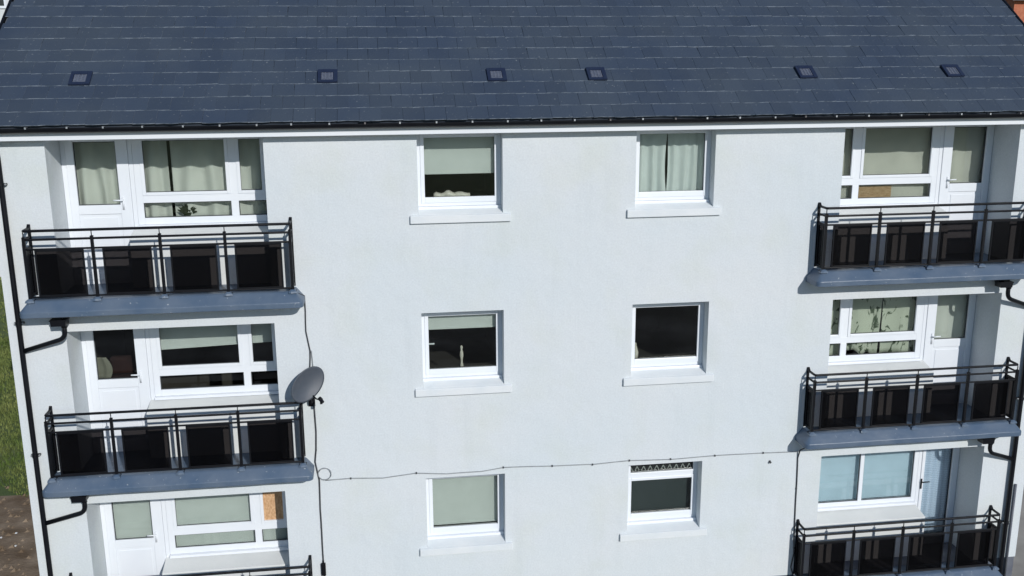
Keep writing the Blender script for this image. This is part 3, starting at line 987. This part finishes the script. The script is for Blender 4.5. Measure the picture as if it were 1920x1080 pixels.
# ------------------------------------------------------------------ blinds, curtains, ornaments behind the glass
def blind(x0, x1, z0, z1, y, m_, label, tilt=0.0, bar=True, name='roller_blind', band=None):
    m = MB()
    n = 12
    lo = []
    for k in range(n + 1):
        x = x0 + (x1 - x0) * k / n
        zb = z0 + tilt * (k / n - 0.5)
        bow = 0.006 * math.sin(math.pi * k / n) + 0.004 * noise.noise(Vector((x * 3, z0, 0)))
        lo.append([(x, y + bow, zb), (x, y + bow * 0.4, (zb + z1) / 2), (x, y, z1), (x, y + 0.004, z1), (x, y + 0.004 + bow * 0.4, (zb + z1) / 2), (x, y + 0.004 + bow, zb)])
    m.loft(lo)
    if bar:
        m.loft([[(x, y - 0.006, z0 + t - 0.012), (x, y - 0.006, z0 + t + 0.012), (x, y + 0.014, z0 + t + 0.012), (x, y + 0.014, z0 + t - 0.012)] for x, t in ((x0, -tilt / 2), (x1, tilt / 2))])
    m.tube([(x0, y + 0.02, z1 - 0.01), (x1, y + 0.02, z1 - 0.01)], 0.02, 10)
    if band:
        for s, wd in band:
            m.box(x0 + 0.01, x1 - 0.01, y - 0.006, y - 0.002, s, s + wd)
    o = m.build(name, m_)
    return tag(o, label, 'blind')

def curtain(x0, x1, z0, z1, y, m_, label, waves=5, amp=0.02, seed=0.0, inset=None, hem=0.0, name='curtain', cat='curtain', crease=0.0):
    """hanging cloth with folds; inset(t, s) moves the side edges"""
    m = MB()
    nx, nz = 56, 14
    loops = []
    for j in range(nz + 1):
        s = j / nz
        front, back = [], []
        for k in range(nx + 1):
            t = k / nx
            xx = x0 + (x1 - x0) * t
            if inset: xx += inset(t, s)
            ph = t * waves * 2 * math.pi
            fold = math.sin(ph + 1.3 * noise.noise(Vector((t * 3 + seed, s * 1.2, seed)))) + 0.5 * noise.noise(Vector((t * waves * 1.7, s * 1.5 + seed, seed * 2)))
            yy = y + amp * fold * (0.75 + 0.35 * s)
            if crease:
                yy += crease * noise.noise(Vector((xx * 4 + s * 3, s * 6, seed)))
            zz_ = z1 + (z0 - z1) * s
            if s > 0.85: zz_ += hem * noise.noise(Vector((t * 4 + seed, 7, seed))) * (s - 0.85) / 0.15
            front.append((xx, yy, zz_)); back.append((xx, yy + 0.004, zz_))
        loops.append(front + back[::-1])
    m.loft(loops)
    o = m.build(name, m_, smooth=True)
    return tag(o, label, cat)

yc = REV + 0.085
T1, T2, T3 = [r + Z0 for r in ROWS]
blind(A[0] + 0.07, A[1] - 0.05, T1 - 0.625, T1 - 0.02, yc, M['blind_green'], 'pale green roller blind half lowered in the top storey window left of centre')
blind(A[0] + 0.07, A[1] - 0.05, T2 - 0.345, T2 - 0.02, yc, M['blind_green'], 'pale green roller blind lowered a third in the middle storey window left of centre')
blind(A[0] + 0.07, A[1] - 0.05, T3 - 0.965, T3 - 0.02, yc, M['blind_green'], 'pale green roller blind fully lowered in the bottom storey window left of centre')
bx_m = (B[0] + B[1]) / 2 - 0.06
curtain(B[0] + 0.05, bx_m + 0.03, T1 - 1.03, T1 - 0.03, yc + 0.03, M['curt_grey'], 'left grey green curtain in the top storey window right of centre', 3, 0.026, 1.0,
        inset=lambda t, s: -0.03 * max(0, t - 0.4) * math.sin(s * math.pi) * 1.6)
curtain(bx_m + 0.033, B[1] - 0.03, T1 - 1.03, T1 - 0.03, yc + 0.03, M['curt_grey'], 'right grey green curtain in the top storey window right of centre', 4, 0.022, 4.0,
        inset=lambda t, s: 0.025 * max(0, 0.5 - t) * math.sin(s * math.pi))
blind(B[0] + 0.06, B[1] - 0.05, T3 - 0.97, T3 - 0.28, yc, M['blind_dark'], 'charcoal blind in the bottom storey window right of centre')
m = MB()
nt_ = 10
vx0, vx1 = B[0] + 0.06, B[1] - 0.06
m.box(vx0, vx1, yc - 0.02, yc - 0.016, T3 - 0.26, T3 - 0.05)
for k in range(nt_):
    a = vx0 + (vx1 - vx0) * k / nt_; b = vx0 + (vx1 - vx0) * (k + 1) / nt_; c = (a + b) / 2
    zz0, zz1 = T3 - 0.235, T3 - 0.165
    for p, q in (((a + 0.022, zz0), (c, zz1)), ((c, zz1), (b - 0.022, zz0))):
        m.tube([(p[0], yc - 0.026, p[1]), (q[0], yc - 0.026, q[1])], 0.008, 5, mi=1)
tag(m.build('lace_valance', [M['lace'], M['lace_white']]), 'dark valance with pale zigzag trim behind the narrow top light of a bottom storey window', 'valance')

yr = D + 0.10
# left, top storey
curtain(-7.27, -6.45, T1 - 1.25, T1 - 0.03, yr, M['curt_beige'], 'beige curtain behind the glass of the top left balcony door', 3.2, 0.045, 2.0)
curtain(-6.34, -5.885, T1 - 1.30, T1 - 0.03, yr, M['curt_beige'], 'narrow beige curtain at the door end of the top left balcony window', 1.6, 0.042, 3.3)
curtain(-5.845, -4.43, T1 - 1.30, T1 - 0.03, yr, M['curt_beige'], 'wide beige curtain across the top left balcony window', 4.2, 0.045, 5.1)
# left, middle storey
blind(-6.34, -4.44, T2 - 0.58, T2 - 0.07, yr - 0.02, M['blind_green'], 'pale roller blind hanging slightly crooked in the middle left balcony window', tilt=0.06)
curtain(-7.2, -7.06, T2 - 1.04, T2 - 0.70, yr - 0.02, M['curt_dim'], 'scrap of pale tan cloth behind the middle left balcony door glass', 1, 0.012, 1.2,
        inset=lambda t, s: 0.08 * t * math.sin(s * 2.6), name='cloth_scrap')
m = MB()
m.loft([[(x, y, z) for x, y in ((-7.15, 1.0), (-6.55, 1.0), (-6.55, 1.35), (-7.15, 1.35))] for z in (T2 - 2.2, T2 - 1.15)])
m.loft([[(x, y, z) for x, y in ((-7.15, 1.25), (-6.55, 1.25), (-6.55, 1.4), (-7.15, 1.4))] for z in (T2 - 1.14, T2 - 0.85)])
tag(m.build('armchair', M['red'], None, bevel=0.05, seg=3), 'dark red chair back seen through the middle left balcony door', 'chair')
# left, bottom storey
blind(-6.34, -4.93, T3 - 1.30, T3 - 0.07, yr - 0.03, M['blind_green'], 'pale blind covering the wide light of the bottom left balcony window', bar=False)
blind(-4.92, -4.42, T3 - 1.30, T3 - 0.95, yr - 0.03, M['blind_green'], 'pale blind in the small light under the chipboard sheet', bar=False)
blind(-7.26, -6.47, T3 - 1.12, T3 - 0.07, yr - 0.03, M['blind_green'], 'pale blind behind the bottom left balcony door glass')
# right, top storey
curtain(4.94, 6.38, T1 - 1.33, T1 - 0.03, yr, M['curt_tan'], 'tan sheet hung across the top right balcony window', 1.2, 0.012, 7.7, crease=0.03)
curtain(4.40, 4.93, T1 - 1.33, T1 - 0.03, yr, M['curt_tan'], 'tan cloth in the narrow light of the top right balcony window', 2.0, 0.018, 6.1, crease=0.02)
curtain(6.46, 7.27, T1 - 1.2, T1 - 0.03, yr, M['curt_tan'], 'tan curtain behind the glass of the top right balcony door', 2.2, 0.02, 8.4, crease=0.02)
m = MB()
m.box(5.02, 5.62, yr - 0.05, yr - 0.035, T1 - 1.45, T1 - 1.045)
for k in range(3):
    m.box(5.03, 5.61, yr - 0.056, yr - 0.0505, T1 - 1.43 + k * 0.13, T1 - 1.32 + k * 0.13)
tag(m.build('wood_board', M['wood'], None, bevel=0.004), 'tan wooden board leaning behind the low light of the top right balcony window', 'board')
# right, middle storey
curtain(4.42, 4.96, T2 - 1.29, T2 - 0.08, yr, M['curt_leaf'], 'leaf print curtain in the narrow light of the middle right balcony window', 1.6, 0.018, 9.2)
curtain(4.97, 5.66, T2 - 1.23, T2 - 0.08, yr, M['curt_leaf'], 'leaf print curtain at the inner half of the middle right balcony window', 1.6, 0.02, 10.3, hem=0.12,
        inset=lambda t, s: -0.03 * t * s)
curtain(5.68, 6.40, T2 - 1.26, T2 - 0.08, yr, M['curt_leaf'], 'leaf print curtain at the door half of the middle right balcony window', 1.4, 0.02, 12.9, hem=0.05)
curtain(6.46, 7.26, T2 - 1.2, T2 - 0.08, yr, M['curt_beige'], 'pale curtain behind the glass of the middle right balcony door', 1.8, 0.022, 14.0)
# right, bottom storey
blind(4.38, 5.46, T3 - 1.27, T3 - 0.07, yr - 0.03, M['blind_cyan'], 'pale blue blind in the inner light of the bottom right balcony window', bar=False, band=[(T3 - 0.34, 0.035)])
blind(5.48, 6.48, T3 - 1.27, T3 - 0.07, yr - 0.03, M['blind_cyan'], 'pale blue blind in the light next to the bottom right balcony door', bar=False, band=[(T3 - 0.34, 0.025)])
curtain(6.62, 7.22, T3 - 2.05, T3 - 0.08, yr - 0.02, M['net'], 'pale blue net curtain behind the fully glazed bottom right balcony door', 5, 0.008, 2.9)

# ornaments on inner sills
def lathe(prof, c, m_, name, label, cat, n=14):
    mb = MB()
    mb.loft([[(c[0] + r * math.cos(2 * math.pi * k / n), c[1] + r * math.sin(2 * math.pi * k / n), c[2] + z) for k in range(n)] for r, z in prof])
    return tag(mb.build(name, m_, None, smooth=True), label, cat)
fz = T2 + ZB + 0.19
MB().box(A[0], A[1], REV + 0.045, REV + 0.25, fz - 0.03, fz + 0.03).build('inner_sill', M['room'], WIN['A', 1])
MB().box(A[0], A[1], REV + 0.045, REV + 0.25, T1 + ZB + 0.16, T1 + ZB + 0.22).build('inner_sill', M['room'], WIN['A', 0])
MB().box(B[0], B[1], REV + 0.045, REV + 0.25, fz - 0.03, fz + 0.03).build('inner_sill', M['room'], WIN['B', 1])
fz += 0.03
lathe([(0.026, 0), (0.028, 0.02), (0.016, 0.07), (0.02, 0.12), (0.03, 0.19), (0.026, 0.24), (0.014, 0.27), (0.02, 0.30), (0.021, 0.325), (0.008, 0.345)], (-1.60, REV + 0.13, fz), M['china'],
      'figurine', 'small pale figurine on the inner sill of the middle storey window left of centre', 'ornament')
lathe([(0.035, 0), (0.045, 0.03), (0.05, 0.1), (0.04, 0.14), (0.02, 0.2), (0.012, 0.26)], (1.22, REV + 0.12, fz), M['china'],
      'small_vase', 'small pale vase at the left of the dark middle storey window right of centre', 'vase')
m = MB()
loops = []
for k in range(15):
    t = k / 14
    x = -1.98 + 0.55 * t
    h = 0.05 + 0.05 * abs(math.sin(t * 9 + 1)) * math.sin(math.pi * min(1, t + 0.06)) + 0.02 * noise.noise(Vector((t * 9, 0, 0)))
    loops.append([(x, REV + 0.08, T1 + ZB + 0.222), (x, REV + 0.09, T1 + ZB + 0.222 + h * 0.8), (x, REV + 0.14, T1 + ZB + 0.226 + h), (x, REV + 0.2, T1 + ZB + 0.226 + h * 0.6), (x, REV + 0.22, T1 + ZB + 0.222)])
m.loft(loops)
tag(m.build('folded_cloth', M['china'], None, smooth=True), 'crumpled pale cloth on the inner sill under the half lowered blind', 'cloth')
m = MB()
for k in range(90):
    a = random.uniform(0, 2 * math.pi); e = random.uniform(0.1, 1.4); ln = random.uniform(0.08, 0.17)
    b0 = Vector((-5.66, D + 0.055, T1 - 1.19)); dr = Vector((math.cos(a) * math.cos(e), math.sin(a) * math.cos(e) * 0.15, math.sin(e)))
    tip = b0 + dr * ln; md = b0 + dr * ln * 0.5; sd = dr.cross(Vector((0, 1, 0))).normalized() * 0.024
    m.quad(tuple(b0), tuple(md - sd), tuple(tip), tuple(md + sd))
pot = empty('pot_plant', (-5.66, D + 0.055, T1 - 1.30))
tag(pot, 'small dark pot plant behind the low light of the top left balcony window', 'plant')
o = m.build('leaves', M['leaf_dark'], pot); o.location = -pot.location
n = 12
pm = MB(); pm.loft([[(r * math.cos(2 * math.pi * k / n), r * 0.4 * math.sin(2 * math.pi * k / n), z) for k in range(n)] for r, z in ((0.045, 0), (0.06, 0.1), (0.066, 0.1), (0.066, 0.12), (0.05, 0.12))])
pm.build('pot', M['leaf_dark'], pot, smooth=False)

# ------------------------------------------------------------------ ground and surroundings
m = MB(); m.quad((-900, -900, 0), (900, -900, 0), (900, 900, 0), (-900, 900, 0))
tag(m.build('ground', M['ground']), kind='structure')
def blob(x0, x1, y0, y1, z, jit, seed, n=64):
    pts = []
    cx_, cy_ = (x0 + x1) / 2, (y0 + y1) / 2
    for k in range(n):
        a = 2 * math.pi * k / n
        c, s = math.cos(a), math.sin(a)
        f = 1 / max(abs(c), abs(s))
        j = 1 + jit * noise.noise(Vector((c * 2 + seed, s * 2, seed)))+ jit * 0.5 * noise.noise(Vector((c * 9 + seed, s * 9, seed)))
        pts.append((cx_ + c * f * (x1 - x0) / 2 * j, cy_ + s * f * (y1 - y0) / 2 * j, z))
    mb = MB(); mb.v = pts; mb.f = [tuple(range(n))]; mb.mi = [0]
    return mb
tag(blob(-14.5, -7.5, -0.7, 6.9, 0.004, 0.05, 3.0).build('bare_earth', M['soil']), kind='structure')
tag(MB().box(-40, 40, -34, -3.2, -0.05, 0.02).build('bounce_road', M['asphalt']), kind='structure')  # unseen, added in grey so light bounced onto the front is less green
tag(MB().box(-40, 40, -3.2, -1.2, -0.05, 0.13).build('bounce_pavement', M['paving']), kind='structure')  # unseen, added along with the asphalt to grey the bounced light
tag(MB().box(8.3, 13.5, -1.19, 20, -0.05, 0.03).build('paved_path', M['paving']), kind='structure')
# clods and litter on the bare earth, grass blades on the lawn to the left
rnd = random.Random(3)
m = MB()
for k in range(900):
    x, y = rnd.uniform(-13.5, -8.3), rnd.uniform(-0.8, 7.4)
    s = rnd.uniform(0.015, 0.06)
    b0 = len(m.v)
    for q in ((-1, -1, 0), (1, -1, 0), (1, 1, 0), (-1, 1, 0), (0.1, 0.1, 1)):
        m.v.append((x + q[0] * s * rnd.uniform(0.6, 1.2), y + q[1] * s * rnd.uniform(0.6, 1.2), 0.003 + q[2] * s * rnd.uniform(0.6, 1)))
    li = 1 if s < 0.035 and rnd.random() < 0.06 else 0
    for f in ((0, 1, 4), (1, 2, 4), (2, 3, 4), (3, 0, 4)):
        m.f.append(tuple(b0 + t for t in f)); m.mi.append(li)
tag(m.build('soil_clods', [M['soil'], M['far_wall']]), 'scattered soil clods and pale stones on the bare earth beside the block', 'soil', kind='stuff')
m = MB()
def lawn(n, x0, x1, y0, y1, h0, h1):
    for k in range(n):
        x, y = rnd.uniform(x0, x1), rnd.uniform(y0, y1)
        if y < 7 + noise.noise(Vector((x, 0, 0))) and x > -14: continue
        h = rnd.uniform(h0, h1) * (1 + 0.5 * noise.noise(Vector((x * 0.8, y * 0.8, 0))))
        a = rnd.uniform(0, math.pi); wd = 0.012 + y * 0.0006
        dx, dy = math.cos(a) * wd, math.sin(a) * wd
        lx, ly = rnd.uniform(-0.5, 0.5) * h, rnd.uniform(-0.5, 0.5) * h
        m.tri((x - dx, y - dy, 0), (x + dx, y + dy, 0), (x + lx, y + ly, h))
lawn(42000, -16, -8.4, 5.5, 20, 0.05, 0.13)
lawn(22000, -24, -9, 20, 42, 0.06, 0.16)
tag(m.build('lawn_grass', M['blade']), 'short rough grass on the lawn left of the block', 'grass', kind='stuff')

def house(name, label, x0, x1, y0, y1, h, rh, wm, wins, ridge_x=True):
    root = empty(name, ((x0 + x1) / 2, (y0 + y1) / 2, 0))
    tag(root, label, 'house')
    def fix(o): o.location = -root.location; return o
    m = MB().box(x0, x1, y0, y1, -0.2, h)
    if ridge_x:
        ym = (y0 + y1) / 2
        for x in (x0, x1):
            m.tri((x, y0, h), (x, y1, h), (x, ym, h + rh))
    else:
        xm = (x0 + x1) / 2
        for y in (y0, y1):
            m.tri((x0, y, h), (x1, y, h), (xm, y, h + rh))
    fix(m.build('wall', M[wm], root))
    m = MB(); o = 0.3; t = 0.12
    if ridge_x:
        m.loft([[(x, y0 - o, h - o * rh / (ym - y0)), (x, ym, h + rh), (x, y1 + o, h - o * rh / (ym - y0)), (x, y1 + o, h - o * rh / (ym - y0) + t), (x, ym, h + rh + t), (x, y0 - o, h - o * rh / (ym - y0) + t)] for x in (x0 - o, x1 + o)])
    else:
        m.loft([[(x0 - o, y, h - o * rh / (xm - x0)), (xm, y, h + rh), (x1 + o, y, h - o * rh / (xm - x0)), (x1 + o, y, h - o * rh / (xm - x0) + t), (xm, y, h + rh + t), (x0 - o, y, h - o * rh / (xm - x0) + t)] for y in (y0 - o, y1 + o)])
    rf = fix(m.build('roof', M['far_roof'], root))
    for (a, b, c, d_) in wins:
        m = MB(); ring(m, a, b, c, d_, 0.08, 0.08, 0.1, 0.08, y0 - 0.06, y0 + 0.03)
        wn_ = fix(m.build('window', M['pvc'], root))
        MB().box(a + 0.08, b - 0.08, y0 - 0.03, y0 - 0.01, c + 0.1, d_ - 0.08).build('pane', M['far_glass'], wn_)
    return root
house('pale_house', 'far pale rendered house beyond the left end of the roof', -31, -17.2, 30, 38, 13.6, 2.6, 'far_wall',
      [(-17.72 - 2.6 * k, -17.35 - 2.6 * k + 0.75, 11.05 - 2.8 * j, 12.3 - 2.8 * j) for k in range(5) for j in range(4) if not (k == 0 and j == 0)] + [(-18.6, -17.45, 11.25, 12.5)])
house('brick_house', 'red brick house with white trim beyond the right end of the roof', 27.35, 40, 30, 39, 11.8, 2.8, 'brick',
      [(29 + 3 * k, 30.3 + 3 * k, 1.2 + 2.9 * j, 2.6 + 2.9 * j) for k in range(4) for j in range(4)])
